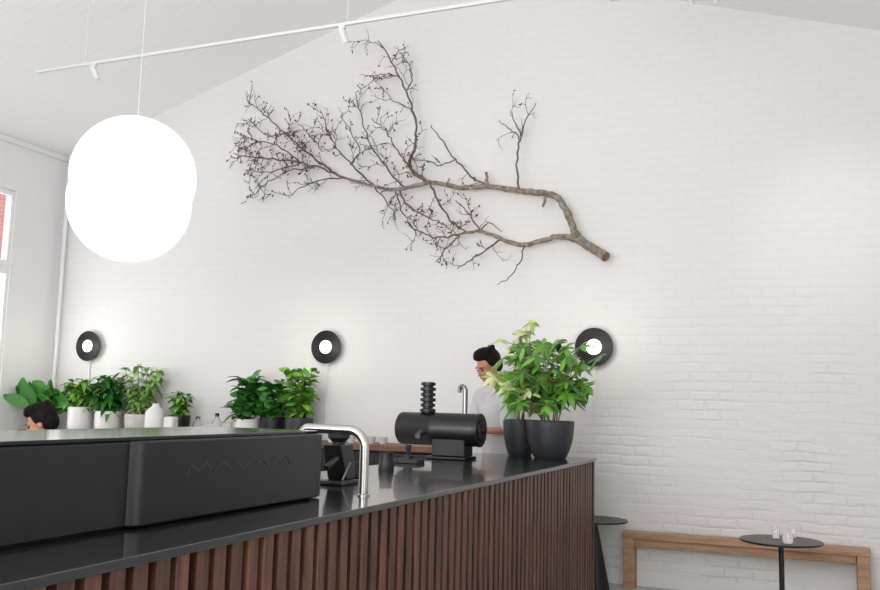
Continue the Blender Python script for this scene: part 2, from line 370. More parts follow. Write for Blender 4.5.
mb.add([(px_-.05,py_+.0,CT+.02),(px_+.05,py_+.0,CT+.02),(px_+.05,py_+.085,CT+.02),(px_-.05,py_+.085,CT+.02),(px_-.045,py_-.07,CT+.18),(px_+.045,py_-.07,CT+.18),(px_+.045,py_+.06,CT+.18),(px_-.045,py_+.06,CT+.18)],
 [(0,3,2,1),(4,5,6,7),(0,1,5,4),(1,2,6,5),(2,3,7,6),(3,0,4,7)])
mb.build('grinder_body',m_black,p,o,smooth=False,bevel=.006)
MB().lathe((px_,py_,CT+.18),[(.03,0),(.03,.01),(.05,.03),(.052,.055),(.04,.06),(.01,.065)],24).build('bean_hopper',m_blackpot,p,o)
MB().tube([(px_+.03,py_-.07,CT+.12),(px_+.045,py_-.15,CT+.10),(px_+.05,py_-.2,CT+.085)],[.012,.014,.012],10).build('portafilter_handle',m_blackpot,p,o)
MB().tube([(px_+.04,py_-.02,CT+.02),(px_+.07,py_-.01,CT+.10)],.006,8).build('fork',m_steel,p,o)
p=onp(352,478,2,CT); o=empty('knock_box',p,'small black round knock box for coffee grounds','knock box')
mb=MB(); mb.lathe(p,[(.04,0),(.05,.01),(.05,.08),(.045,.08),(.043,.02),(0,.02)],28); mb.build('bin',m_blackpot,p,o)
mb=MB(); mb.tube([(p.x-.048,p.y,p.z+.07),(p.x+.048,p.y,p.z+.07)],.008,12); mb.build('knock_bar',m_black,p,o)
p=onp(408,463,2,CT); o=empty('tamper_stand',p,'black tamper resting on a flat stand','tamper')
MB().box((p.x-.09,p.y-.06,CT),(p.x+.09,p.y+.06,CT+.025)).build('stand',m_blackpot,p,o,smooth=False,bevel=.004)
MB().lathe((p.x,p.y,CT+.025),[(.029,0),(.029,.02),(.012,.03),(.012,.05),(.02,.07),(.018,.09)],20).build('tamper_handle',m_blackpot,p,o)
q=onp(464,452,1,6.28); p=Vector((max(q.x,CI+.035),6.28,CT)); o=empty('filter_tap',p,'slim dark filtered water tap','tap')
zt_=onp(462,386,1,p.y).z
mb=MB(); mb.tube([p,(p.x,p.y,zt_-.03),(p.x-.01,p.y,zt_-.008),(p.x-.025,p.y,zt_),(p.x-.042,p.y,zt_-.01),(p.x-.046,p.y,zt_-.05)],[.019,.019,.018,.017,.016,.016],12); mb.build('pipe',m_steel,p,o)
MB().lathe(p,[(.03,0),(.03,.01),(.02,.02)],20).build('tap_base',m_black,p,o)
# ---------------- pots and plants ----------------
def pot(parent,c,r,h,m,taper=.82):
    c=Vector(c); mb=MB()
    mb.lathe(c,[(r*taper*.9,0),(r*taper*.98,.01),(r*(taper+(1-taper)*.45),h*.25),(r*(taper+(1-taper)*.8),h*.5),(r,h*.85),(r,h*.97),(r*.98,h),(r*.93,h),(r*.91,h*.85),(0,h*.85)],36)
    mb.build('pot',m,c,parent)
    MB().lathe(c+Vector((0,0,h*.84)),[(r*.91,0),(r*.88,.012),(.01,.02)],24).build('soil',m_soil,c,parent)
def stemleaf(parent,c,h0,style,mleaf,hh,rad,n,L,W,seed=0,lean=(0,0)):
    rnd=random.Random(seed); c=Vector(c); sm=MB(); fm=MB(); o0=c+Vector((0,0,h0*.86))
    for i in range(n):
        az=2*math.pi*(i+rnd.random()*.8)/n; sp=rnd.random()**.6
        lo_=.3 if style=='umbrella' else .35
        hf=rnd.uniform(lo_,1)
        if i%3==0: hf=rnd.uniform(.92,1.0); sp*=.75
        tip=o0+Vector((math.cos(az)*rad*sp*.85+lean[0]*hh,math.sin(az)*rad*sp*.8+lean[1]*hh,hh*(1-.3*sp*sp)*hf))
        p0=o0+Vector((math.cos(az),math.sin(az),0))*rad*.12
        mid=p0.lerp(tip,.5)+Vector((0,0,hh*.12)); pts=[]
        for k in range(7):
            t=k/6; pts.append(p0*(1-t)**2+mid*2*t*(1-t)+tip*t*t)
        sm.tube(pts,[.006*(1-.6*k/6) for k in range(7)],6)
        if style=='broad':
            for k in range(1,7):
                for q in range(3):
                    a=rnd.uniform(0,2*math.pi); d=Vector((math.cos(a),math.sin(a),rnd.uniform(-.1,.9)))
                    fm.leaf(pts[k],d,L*rnd.uniform(.6,1.1),W*rnd.uniform(.75,1.1),rnd.uniform(.1,.6),.12,sdv=(1,rnd.uniform(-1,1),rnd.uniform(-.8,.8)) if rnd.random()<.45 else None,shape=.9)
        elif style=='big':
            for q in range(3):
                ph=rnd.uniform(-1.3,1.3)
                d=Vector((math.sin(ph),rnd.uniform(-.6,.1),math.cos(ph)*.9+.1))
                fm.leaf(pts[(6,4,2)[q]],d,L*rnd.uniform(.75,1.15),W*rnd.uniform(.8,1.05),rnd.uniform(.1,.55),.14,n=9,shape=.75,sdv=(math.cos(ph),rnd.uniform(-.8,.8),-math.sin(ph)))
        elif style=='fine':
            for k in range(1,7):
                for q in range(6):
                    a=rnd.uniform(0,2*math.pi); d=Vector((math.cos(a),math.sin(a),rnd.uniform(-.2,1.0)))
                    fm.leaf(pts[k],d,L*rnd.uniform(.6,1.2),W*rnd.uniform(.7,1.2),rnd.uniform(.1,.9),.1,n=4)
        elif style=='umbrella':
            for k in (2,3,4,5,6):
                for q in range(2 if k in (3,4,5) else 1):
                    a=rnd.uniform(0,2*math.pi); pl=rnd.uniform(.07,.22)
                    e=pts[k]+Vector((math.cos(a)*pl,math.sin(a)*pl,rnd.uniform(-.02,.1))) if k<6 else tip
                    sm.tube([pts[k],e+Vector((0,0,1e-3))],.0025,5)
                    nl=rnd.randint(5,7); tl=Vector((rnd.uniform(-.9,.9),rnd.uniform(-1.3,.1),1)).normalized(); ax=tl.orthogonal().normalized(); bx=tl.cross(ax)
                    for w_ in range(nl):
                        t=2*math.pi*w_/nl+rnd.uniform(-.15,.15); d=ax*math.cos(t)+bx*math.sin(t)+tl*rnd.uniform(-.2,.2)
                        fm.leaf(e,d,L*rnd.uniform(.65,1.1),W*rnd.uniform(.75,1.1),rnd.uniform(.1,.5),.12,sdv=tl.cross(d),shape=.9)
    for mb in (sm,fm):
        mb.v=[(max(x,LX+.03),min(y,WY-.03),z) for x,y,z in mb.v]
    sm.build('stem',m_stem,c,parent); fm.build('foliage',mleaf,c,parent,angle=80)
def bpos(px,Y=7.54):
    q=onp(px,420,1,Y); return Vector((q.x,Y,BZ)), (q-CP).dot(fw)/F
def plant(px,potw,poth,potm,style,ml,top,wid,n,Lpx,Wpx,label,name='potted_plant',Y=7.54,seed=1,taper=.82,lean=(0,0)):
    c,k=bpos(px,Y); r=potw*k/2; h=poth*k; o=empty(name,c,label,'plant')
    pot(o,c,r,h,potm,taper); zt=onp(px,top,1,Y).z; hh=zt-(c.z+h*.86)
    stemleaf(o,c,h,style,ml,hh*.95,wid*k/2,n,Lpx*k,Wpx*k,seed,lean)
plant(42,26,12,m_dgrey,'big',m_leafd,390,56,11,33,16,'rubber plant with large glossy dark leaves in a grey pot','rubber_plant',Y=7.48,seed=3)
plant(80,24,24,m_white,'fine',m_leafm,378,42,11,12,7.5,'leafy green plant in a round white pot',seed=4,Y=7.5,taper=.95)
plant(108,26,21,m_white,'fine',m_leafd,374,50,12,14,6,'bushy fern in a white ceramic pot','potted_fern',seed=5,Y=7.52,taper=.95)
plant(140,30,19,m_greyp,'fine',m_leafl,360,62,12,11,5,'airy light green plant in a pale concrete pot',seed=6,Y=7.55)
plant(179,22,20,m_blackpot,'fine',m_leafm,390,26,8,9,5,'small green plant in a dark pot',seed=8,Y=7.5)
plant(247,26,19,m_white,'broad',m_leafd,374,50,10,18,12,'broad leaved plant in a white pot',seed=9,Y=7.5,taper=.9)
plant(273,26,22,m_blackpot,'broad',m_leafd,380,38,9,16,11,'broad leaved dark green plant in a black pot',seed=10,Y=7.55)
plant(299,28,22,m_dgrey,'broad',m_leafm,362,50,11,15,9,'tall leafy green plant in a charcoal pot',seed=11,Y=7.5)
def cplant(px,Y,potw,poth,ml,top,wid,n,label,seed,lean=(0,0),L=24,Wd=8.5):
    q=onp(px,440,1,Y); k=(q-CP).dot(fw)/F; c=Vector((q.x,Y,CT)); o=empty('umbrella_plant',c,label,'plant')
    pot(o,c,potw*k/2,poth*k,m_dgrey,.7); zt=onp(px,top,1,Y).z; hh=zt-(c.z+poth*k*.86)
    stemleaf(o,c,poth*k,'umbrella',ml,hh*.95,wid*k/2,n,L*k,Wd*k,seed,lean)
cplant(550,6.58,48,37,m_leafs,328,116,12,'umbrella plant with dark green leaflets in a large charcoal pot',24,(-.03,-.02),L=16,Wd=6.6)
cplant(520,6.70,34,36,m_leafv,316,52,9,'variegated yellow green umbrella plant in a charcoal pot',22,(.05,0),L=13,Wd=5.8)
# ---------------- small back bar objects ----------------
def lath(px,Y,prof,m,name,label,cat,zb=BZ):
    c,k=bpos(px,Y); c.z=zb
    return MB().lathe(c,[(r*k,h*k) for r,h in prof],28,closed=False).build(name,m,c,label=label,category=cat)
lath(155,7.40,[(0,0),(9,0),(10,2),(10,22),(8,25),(4,28),(3,31),(0,31)],m_white,'ceramic_canister','white lidded ceramic canister on the back bar','canister')
c,k=bpos(171,7.36); o=empty('toaster',c,'small white appliance with rounded edges','appliance')
MB().box((c.x-6*k,c.y-.05,BZ+.01),(c.x+6*k,c.y+.05,BZ+19*k)).build('appliance_body',m_white,c,o,smooth=False,bevel=.02)
MB().box((c.x-5*k,c.y-.04,BZ),(c.x+5*k,c.y+.04,BZ+.01)).build('foot',m_black,c,o,smooth=False)
for i,(px,r,h,lb) in enumerate(((198,5,20,'clear glass bottle with a narrow neck'),(208,5,14,'clear glass jar on the back bar'),(217,4.5,24,'clear glass bottle with a narrow neck'),(227,5,15,'clear glass jar on the back bar'))):
    c,k=bpos(px,7.40+.03*(i%2))
    pr=[(0,0),(r,.5),(r,h*.6),(r*.45,h*.8),(r*.45,h)] if 'bottle' in lb else [(0,0),(r,.5),(r,h),(r*.9,h)]
    ob=MB().lathe(c,[(a*k,z*k) for a,z in pr],20,closed=False).build('glass_bottle' if 'bottle' in lb else 'glass_jar',m_glass,c,label=lb,category='bottle' if 'bottle' in lb else 'jar')
    sd=ob.modifiers.new('wall','SOLIDIFY'); sd.thickness=.004
lath(208,7.62,[(0,0),(13,0),(14,9),(13,9),(12,1),(0,1)],m_white,'mixing_bowl','wide white ceramic mixing bowl on the back bar','bowl')
lath(334,7.5,[(0,0),(5,0),(6,12),(5.4,12),(4.5,1),(0,1)],m_white,'ceramic_cup','white ceramic cup on the back bar','cup')
for px in (352,362,372,384):
    lath(px,7.5,[(0,0),(3.4,0),(4.6,7),(4.1,7),(3,1),(0,1)],m_greyp,'coffee_cup','pale grey coffee cup standing on the back bar','cup')
# ---------------- wall lamps ----------------
for px,py,rp in ((88,346,.165),(326,347,.162),(594,347,.168)):
    q=onp(px,py,1,WY-.06); c=Vector((q.x,WY-.06,q.z)); r=rp
    o=empty('wall_lamp',(q.x,WY,q.z),'round black disc wall lamp with glowing white centre','lamp')
    base=(q.x,WY,q.z)
    mb=MB(); pr=[(0,0),(r*.995,0),(r,.002),(r,.005)]
    rr=r
    while rr>r*.46:
        pr+=[(rr,.006),(rr-.007,.006),(rr-.009,.0048)]; rr-=.013
    pr+=[(r*.42,.006),(0,.006)]
    mb.lathe(c,pr,48,axis=(0,-1,0),closed=False); mb.build('disc',m_disc,base,o,angle=20)
    MB().lathe(c+Vector((0,-.006,0)),[(0,0),(r*.40,0),(r*.40,.006),(r*.36,.010),(0,.012)],36,axis=(0,-1,0),closed=False).build('diffuser',m_lampc,base,o)
    MB().lathe(c+Vector((0,-.018,0)),[(0,0),(.012,0),(.012,.006),(0,.008)],16,axis=(0,-1,0),closed=False).build('centre_cap',m_steel,base,o)
    MB().tube([(c.x,WY,c.z),(c.x,WY-.06,c.z)],.03,16).build('mount',m_wm,base,o)
    MB().tube([(c.x,WY-.012,c.z-.02),(c.x,WY-.012,BZ+.01 if px<500 else 1.3)],.008,8).build('conduit',m_wm,base,o)
    ld=bpy.data.lights.new('lamp_glow','POINT'); ld.energy=2.6; ld.color=(1,.91,.78); ld.shadow_soft_size=.06
    lo=bpy.data.objects.new('lamp_glow',ld); COL.objects.link(lo); lo.parent=o; lo.location=(0,-.45,0)
# ---------------- pendant ----------------
PY=4.5; q1=onp(134,177,1,PY); q2=onp(131,202,1,PY); k=(q1-CP).dot(fw)/F; r=65.5*k*.925
cz=EZ+(AZ-EZ)*(q1.x-LX)/(AX-LX)
b=(q1.x,PY,q1.z); pd=empty('pendant_lamp',b,'glowing white double globe pendant lamp hung from the ceiling','lamp')
q1=Vector((q1.x,PY,q1.z)); q2=Vector((q2.x-.008,PY,q2.z-.005))
mb=MB(); mb.ell(q1,r,64,40); mb.ell(q2,r*.985,64,40); mb.build('globe_shade',m_globe,b,pd)
mb=MB(); mb.tube([(q1.x,PY,q1.z+r-.01),(q1.x,PY,cz)],.0022,8); mb.build('cord',m_wire,b,pd)
MB().lathe((q1.x,PY,cz-.03),[(.05,0),(.06,.03)],20).build('ceiling_cap',m_wm,b,pd)
MB().lathe((q1.x,PY,q1.z+r-.015),[(.03,0),(.02,.02),(.008,.025)],20).build('collar',m_wm,b,pd)
# ---------------- track lights ----------------
def ceilz(x): return EZ+(AZ-EZ)*(x-LX)/(AX-LX) if x<AX else AZ+(EZ-AZ)*(x-AX)/(RX-AX)
TY=5.5; a=onp(37,72,1,TY); bq=onp(500,0,1,TY); x0,x1=a.x,0.6
b=(a.x,TY,a.z); slope=(bq.z-a.z)/(bq.x-a.x)
zat=lambda x:a.z+slope*(x-a.x)
tr=empty('track_light_rail',b,'long white suspended track lighting rail','track light')
mb=MB(); w=.011
mb.add([(x0,TY-w,zat(x0)-w),(x1,TY-w,zat(x1)-w),(x1,TY+w,zat(x1)-w),(x0,TY+w,zat(x0)-w),(x0,TY-w,zat(x0)+w),(x1,TY-w,zat(x1)+w),(x1,TY+w,zat(x1)+w),(x0,TY+w,zat(x0)+w)],[(0,3,2,1),(4,5,6,7),(0,1,5,4),(1,2,6,5),(2,3,7,6),(3,0,4,7)])
mb.build('rail',m_wire,b,tr,smooth=False)
for px,py in ((85,62),(347,22),(560,-5)):
    x=onp(px,py,1,TY).x; MB().tube([(x,TY,zat(x)+w),(x,TY,ceilz(x))],.0035,6).build('hanger_wire',m_wire,b,tr)
def spot(px,py,parent,bz,ty,zr,sc=.8):
    x=onp(px,py,1,ty).x; d=Vector((.25,.5,-1)).normalized()
    p=Vector((x,ty,zr)); mb=MB(); mb.box((x-.025,ty-.012,zr-.025),(x+.025,ty+.012,zr-.0)); mb.tube([p+Vector((0,0,-.02)),p+Vector((0,0,-.05))],.006,8)
    mb.lathe(p+Vector((0,0,-.045))-d*.03,[(0,0),(.022,.004),(.025,.015),(.025,.11),(.02,.11),(.018,.08),(0,.08)],20,axis=d,closed=False)
    mb.build('spotlight_head',m_wire,bz,parent)
for px,py in ((93,75),(342,35)): 
    x=onp(px,py,1,TY).x; spot(px,py,tr,b,TY,zat(x)-w)
TY2=6.6; c1=onp(690,-12,1,TY2); b2=(c1.x-.6,TY2,c1.z); tr2=empty('track_light_rail',b2,'short white track rail with two spotlights','track light')
MB().box((c1.x-.6,TY2-w,c1.z-w),(c1.x+1.0,TY2+w,c1.z+w)).build('rail',m_wire,b2,tr2,smooth=False)
for x in (c1.x-.5,c1.x+.9): MB().tube([(x,TY2,c1.z+w),(x,TY2,ceilz(x))],.003,6).build('hanger_wire',m_wire,b2,tr2)
for px in (689,713): spot(px,0,tr2,b2,TY2,c1.z-w)
# ---------------- wall branch ----------------
BYp=WY-.15
def bp_(px,py,dy=0): 
    q=onp(px,py,1,BYp); return Vector((q.x,BYp+dy,q.z))
PX=.0090
def smoothpts(P,n=5):
    out=[]
    for i in range(len(P)-1):
        p0=P[max(i-1,0)];p1=P[i];p2=P[i+1];p3=P[min(i+2,len(P)-1)]
        for k in range(n):
            t=k/n; out.append(.5*((2*p1)+(-p0+p2)*t+(2*p0-5*p1+4*p2-p3)*t*t+(-p0+3*p1-3*p2+p3)*t**3))
    out.append(P[-1]); return out
rb=random.Random(23)
trunk=MB(); twig=MB(); pods=MB()
def limb(pts,ra,rbb,mb=trunk,dy0=0,dy1=0,n=8,jit=.005):
    P=[bp_(x,y,dy0+(dy1-dy0)*i/(len(pts)-1)+rb.uniform(-.02,.02)*(0<i)) for i,(x,y) in enumerate(pts)]
    P=smoothpts(P,5); R_=[(ra+(rbb-ra)*i/(len(P)-1))*PX*rb.uniform(.88,1.1) for i in range(len(P))]
    P=[p+Vector((rb.uniform(-jit,jit),rb.uniform(-jit,jit),rb.uniform(-jit,jit)))*(0<i) for i,p in enumerate(P)]
    mb.tube(P,R_,n); return P
base=bp_(606,257)
limb([(606,257),(594,249),(580,240),(574,232)],4.9,4.4,n=14)
limb([(576,236),(570,220),(562,204),(554,195),(535,192),(510,189),(487,186),(462,187),(440,183),(428,182)],3.8,2.1,n=12,dy1=.02)
limb([(576,239),(560,237),(543,240),(525,245),(508,242),(495,236),(478,231)],3.1,1.7,n=12,dy1=-.02)
limb([(430,182),(412,187),(395,190),(375,187),(360,182),(345,178)],2.3,1.4,n=10)
for pts,a_,c_ in (([(487,186),(486,172)],2.0,1.4),([(547,193),(543,207)],1.8,1.2),([(478,231),(468,233),(460,234)],1.7,1.2),([(447,186),(449,178)],1.4,.9)):
    limb(pts,a_,c_,n=8)
sec=[([(345,178),(325,170),(300,163),(275,160),(250,158),(238,155)],1.3,.5,.85),
([(335,174),(305,150),(285,133),(265,115),(250,102)],1.2,.5,.85),
([(375,187),(352,166),(338,148),(328,130),(322,112)],1.1,.45,.65),
([(405,188),(385,166),(370,142),(360,118),(353,92)],1.1,.45,.65),
([(428,182),(412,168),(398,150),(386,132),(374,120)],1.2,.45,.7),
([(315,168),(290,172),(266,186),(254,198)],.9,.4,.7),
([(300,163),(278,146),(255,140),(242,135)],.9,.4,.75),
([(345,178),(322,180),(300,188),(290,198)],.9,.4,.6),
([(285,133),(270,136),(252,122)],.8,.4,.7),
([(322,150),(308,134),(296,122)],.8,.4,.6),([(350,165),(360,150),(352,130),(345,118)],.8,.4,.6),
([(300,163),(270,172),(250,170)],.8,.4,.6),
([(425,182),(410,166),(418,140),(414,112),(406,88),(394,64),(380,42)],1.7,.65,.2),
([(414,112),(400,104),(388,98)],.7,.4,.5),
([(407,90),(412,74),(405,60),(400,52)],.8,.4,.5),([(400,76),(385,74),(366,76)],.7,.4,.5),([(392,62),(402,50),(412,58)],.6,.4,.5),([(384,48),(374,42),(366,46)],.6,.35,.5),
([(487,186),(466,172),(452,155),(440,138),(430,126)],1.1,.5,.15),
([(455,160),(440,166),(425,160)],.8,.4,.3),
([(519,189),(517,165),(520,140)],1.2,.9,.05),
([(520,140),(510,128),(497,120)],.7,.4,.4),([(520,140),(528,118),(537,103)],.8,.4,.4),([(521,136),(514,120),(512,112)],.6,.35,.3),
([(430,183),(440,205),(452,222),(465,232)],1.2,.7,.6),
([(460,234),(444,238),(428,236),(410,226)],1.1,.5,.75),
([(400,190),(408,205),(425,216),(448,226)],1.1,.5,.65),
([(500,240),(485,250),(470,260),(458,268)],1.1,.5,.55),
([(460,234),(448,248),(438,262)],1.0,.45,.7),
([(480,231),(470,215),(455,200)],1.0,.5,.55),
([(395,190),(400,206),(412,226),(420,238)],.9,.45,.65),
([(375,187),(385,200),(395,212)],.9,.45,.5),
([(525,245),(520,263),(511,277),(501,286)],.9,.35,.05),([(478,231),(488,222),(500,232)],.8,.35,.3)]
def twigs(P,ra,dens,depth,Lp):
    tot=sum((P[i+1]-P[i]).length for i in range(len(P)-1)); n=max(1,int(tot/PX*dens/ (5.5 if depth==0 else 6)))
    for _ in range(n):
        i=rb.randint(int(len(P)*.12),len(P)-2); d=(P[i+1]-P[max(i-1,0)]).normalized()
        ang=rb.choice((-1,1))*rb.uniform(.35,1.15); ca,sa=math.cos(ang),math.sin(ang)
        dd=Vector((d.x*ca-d.z*sa,rb.uniform(-.4,.25),d.x*sa+d.z*ca)).normalized()
        L=Lp*rb.choice((rb.uniform(.35,.8),rb.uniform(.6,1.4)))*PX; Q=[P[i].copy()]; p=P[i].copy()
        for k in range(7):
            dd=(dd+Vector((rb.uniform(-.5,.5),rb.uniform(-.2,.2),rb.uniform(-.45,.5)))).normalized(); p=p+dd*L/6
            p.y=min(p.y,WY-.03); Q.append(p)
        twig.tube(Q,[ra*PX*(1-.5*k/7) for k in range(8)],5)
        if depth<1: twigs(Q,ra*.8,dens*1.8,depth+1,Lp*.5)
        if rb.random()<.5:
            for z_ in range(rb.randint(1,2)):
                Rr=Matrix.Rotation(rb.uniform(0,3),3,'Y'); pods.ell(Q[rb.choice((-1,-2,-3,3,4))]+Vector((rb.uniform(-1,1),rb.uniform(-1,1),rb.uniform(-1,1)))*.005,(rb.uniform(.005,.008),.006,rb.uniform(.009,.017)),6,4,R=Rr)
for pts,a_,c_,dn in sec:
    P=limb(pts,a_,c_,mb=twig,n=7,dy1=rb.uniform(-.09,.04),jit=.011)
    if dn>.1: twigs(P,.40,dn,0,19)
for mb in (trunk,twig,pods): mb.v=[(x,min(y,WY-.02),z) for x,y,z in mb.v]
br=trunk.build('tree_branch',[m_bark],base,label='large bare twisting tree branch mounted on the white brick wall',category='branch')
twig.build('twig',m_twig,base,br,kind='stuff'); pods.build('seed_pod',m_pod,base,br,kind='stuff')
e=Vector((.85,0,-.5)).normalized(); MB().lathe(base,[(4.9*PX,-.004),(4.7*PX,.008),(0,.009)],18,axis=e,closed=False).build('cut_end',m_cut,base,br)
for x,y in ((560,204),(470,188),(520,244)):
    q=bp_(x,y); MB().tube([(q.x,WY,q.z),(q.x,q.y,q.z)],.006,6).build('wall_bracket',m_wm,base,br)
# ---------------- bench ----------------
bl=onp(623,533,2,.45); brt=onp(870,549,2,.45); by0=(bl.y+brt.y)/2; bx0,bx1=bl.x-.02,brt.x; by1=by0+.34
by1=min(by1,WY-.03)
b=((bx0+bx1)/2,(by0+by1)/2,0); bn=empty('bench',b,'long oak timber bench against the white brick wall','bench')
MB().box((bx0,by0,.37+.03),(bx1,by1,.45)).build('seat',m_oak,b,bn,smooth=False,bevel=.004)
for x in (bx0,bx1-.1):
    MB().box((x+.005,by0+.005,0),(x+.095,by0+.08,.40)).build('leg',m_oak,b,bn,smooth=False,bevel=.004)
    MB().box((x+.005,by1-.08,0),(x+.095,by1-.005,.40)).build('leg',m_oak,b,bn,smooth=False,bevel=.004)
for y in (by0+.03,by1-.055):
    MB().box((bx0+.095,y,.335),(bx1-.1,y+.025,.40)).build('rail',m_oak,b,bn,smooth=False,bevel=.003)
# ---------------- round tables ----------------
def rtable(c,z,r,label,cone=False):
    b=(c.x,c.y,0); o=empty('round_table',b,label,'table')
    MB().lathe((c.x,c.y,z-.015),[(r*.98,0),(r,.004),(r,.012),(r*.99,.015)],56).build('table_top',m_black,b,o)
    if cone: MB().lathe(b,[(.11,0),(.11,.01),(.016,.5),(.016,z-.015)],32).build('pedestal',m_black,b,o)
    else:
        MB().lathe(b,[(.018,.012),(.018,z-.015)],20).build('pole',m_black,b,o)
        MB().lathe(b,[(.19,0),(.19,.01),(.05,.014)],40).build('base',m_black,b,o)
c=onp(781,540,2,.58); rtable(c,.58,.275,'small round black table with a thin central pole')
c=onp(602,516,2,.55); c.y=min(c.y,WY-.29); rtable(c,.55,.26,'small round black side table with a conical pedestal',True)
def glass(px,py,r,h,label,name='drinking_glass'):
    p=onp(px,py,2,.58); mb=MB(); pr=[(0,0),(r*.8,0),(r*.85,.004),(r,h),(r*.94,h),(r*.8,.012),(0,.012)]
    mb.lathe(p,pr,28,closed=False); return mb.build(name,m_glass,p,label=label,category='glass')
glass(776,538,.028,.075,'clear tumbler standing on the round table')
glass(788,543,.04,.06,'wide clear glass standing on the round table')
glass(793,537,.026,.07,'clear tumbler standing on the round table')
# ---------------- people ----------------
def person(name,base,yawd,pose,label,shirt,headT,scale=1.0,hairbun=True):
    base=Vector(base); Rz=Matrix.Rotation(math.radians(yawd),3,'Z')
    Tf=lambda p: base+Rz@(Vector(p)*scale)
    P=pose; hc=Vector(P['head']); Rh=Matrix.Rotation(math.radians(headT[0]),3,'Z')@Matrix.Rotation(math.radians(headT[1]),3,'X')
    HT=lambda p: Tf(hc+Rh@Vector(p)); RR=Rz@Rh; sc=scale
    def E(mb,p,r,head=True): mb.ell((HT if head else Tf)(p),tuple(x*sc for x in r),20,14,R=RR if head else Rz)
    def cap(mb,pts,rs): 
        V=[Tf(p) for p in pts]; mb.tube(V,[x*sc for x in rs],14)
        for v,x in zip(V,rs): mb.ell(v,x*sc,14,10)
    body=MB()
    E(body,(0,.012,.03),(.074,.094,.098)); E(body,(0,-.03,-.035),(.058,.062,.075)); E(body,(0,-.055,-.082),(.034,.03,.026))
    E(body,(0,-.098,-.015),(.011,.016,.026)); E(body,(0,-.104,-.03),(.016,.013,.011)); E(body,(0,-.078,.028),(.05,.016,.012))
    E(body,(0,-.082,-.058),(.024,.012,.012))
    for s_ in (-1,1): E(body,(s_*.077,.012,-.005),(.01,.02,.032)); E(body,(s_*.037,-.068,-.028),(.024,.02,.02))
    nk=P['neck']; cap(body,[tuple(hc+Vector((0,.02,-.05))),nk],[.052,.056])
    nk2=tuple(Vector(nk)+Vector((0,0,-.05)))
    cap(body,[nk,P['chest'],P['waist'],P['hip']],[.055,.12,.115,.12])
    for s_ in (0,1):
        A=P['arms'][s_]; cap(body,[nk2,A[0]],[.05,.045]); cap(body,A[:3],[.045,.038,.026])
        w=Vector(A[2]); d=(w-Vector(A[1])).normalized(); sd=Vector((1,0,0)) if abs(d.x)<.8 else Vector((0,1,0)); sd=(sd-d*sd.dot(d)).normalized(); nn=d.cross(sd); sg=1 if s_==0 else -1
        if nn.z>0: nn=-nn
        cap(body,[tuple(w),tuple(w+d*.05)],[.026,.03]);
        for q in (-.024,0,.024): cap(body,[tuple(w+d*.03+sd*q),tuple(w+d*.085+sd*q)],[.015,.014])
        for fi,(q,l) in enumerate(((-.031,.06),(-.011,.075),(.010,.07),(.029,.055))):
            p0=w+d*.085+sd*q; p1=p0+d*l*.5+nn*.008; p2=p1+d*l*.25+nn*l*.4; p3=p2+nn*l*.25-d*l*.05
            cap(body,[tuple(p0),tuple(p1),tuple(p2),tuple(p3)],[.0095,.009,.0085,.007])
        th=w+d*.03+sd*sg*.03; cap(body,[tuple(th),tuple(th+d*.03+sd*sg*.022+nn*.012),tuple(th+d*.058+sd*sg*.02+nn*.028)],[.012,.0105,.009])
        Lg=P['legs'][s_]; cap(body,[P['hip'],Lg[0]],[.11,.09]); cap(body,Lg[:3],[.085,.055,.038]); cap(body,[Lg[2],tuple(Vector(Lg[2])+Vector((0,-.14,-.04)))],[.035,.028])
    def rem(mb,nm,m,vox,parent=None,sm=4):
        ob=mb.build(nm,m,base,None); r=ob.modifiers.new('r','REMESH'); r.mode='VOXEL'; r.voxel_size=vox; r.use_smooth_shade=True
        s2=ob.modifiers.new('s','SMOOTH'); s2.iterations=sm; s2.factor=.5
        dg=bpy.context.evaluated_depsgraph_get(); me=bpy.data.meshes.new_from_object(ob.evaluated_get(dg)); ob.modifiers.clear(); ob.data=me
        if parent: ob.parent=parent; ob.location=(0,0,0)
        return ob
    bo=rem(body,'person',m_skin,.0075,sm=3); bo['label']=label; bo['category']='person'
    sh=MB(); cap(sh,[nk2,P['chest'],P['waist'],P['hip']],[.085,.15,.14,.145])
    for s_ in (0,1):
        A=P['arms'][s_]; cap(sh,[P['chest'],A[0]],[.13,.075]); cap(sh,[nk2,A[0]],[.076,.078]); cap(sh,[A[0],tuple(Vector(A[0]).lerp(Vector(A[1]),.85))],[.078,.066])
    rem(sh,'shirt',shirt,.012,bo,3)
    tr_=MB(); cap(tr_,[P['hip'],tuple(Vector(P['hip'])+Vector((0,0,-.02)))],[.138,.135])
    for s_ in (0,1):
        Lg=P['legs'][s_]; cap(tr_,[P['hip'],Lg[0]],[.125,.108]); cap(tr_,Lg[:3],[.105,.075,.06])
    rem(tr_,'trousers',m_trous,.014,bo)
    for s_ in (0,1):
        f=Vector(P['legs'][s_][2]); so=MB(); cap(so,[tuple(f+Vector((0,.03,-.03))),tuple(f+Vector((0,-.08,-.045))),tuple(f+Vector((0,-.17,-.05)))],[.05,.045,.038]); rem(so,'shoe',m_shoe,.01,bo)
    hr=MB(); E(hr,(0,.035,.055),(.088,.098,.09)); E(hr,(0,.06,0),(.08,.07,.08))
    E(hr,(0,-.055,.105),(.06,.04,.032)); E(hr,(.0,-.01,.125),(.07,.08,.04))
    rr=random.Random(5)
    for _ in range(24):
        a=rr.uniform(0,6.28); E(hr,(.06*math.cos(a),.02+.07*math.sin(a),.11+rr.uniform(-.02,.03)),(.024,.024,.02))
    for s_ in (-1,1): E(hr,(s_*.075,.02,.04),(.016,.05,.045))
    if hairbun: E(hr,(0,.12,.03),(.045,.045,.045))
    rem(hr,'hair',m_hair,.009,bo,2)
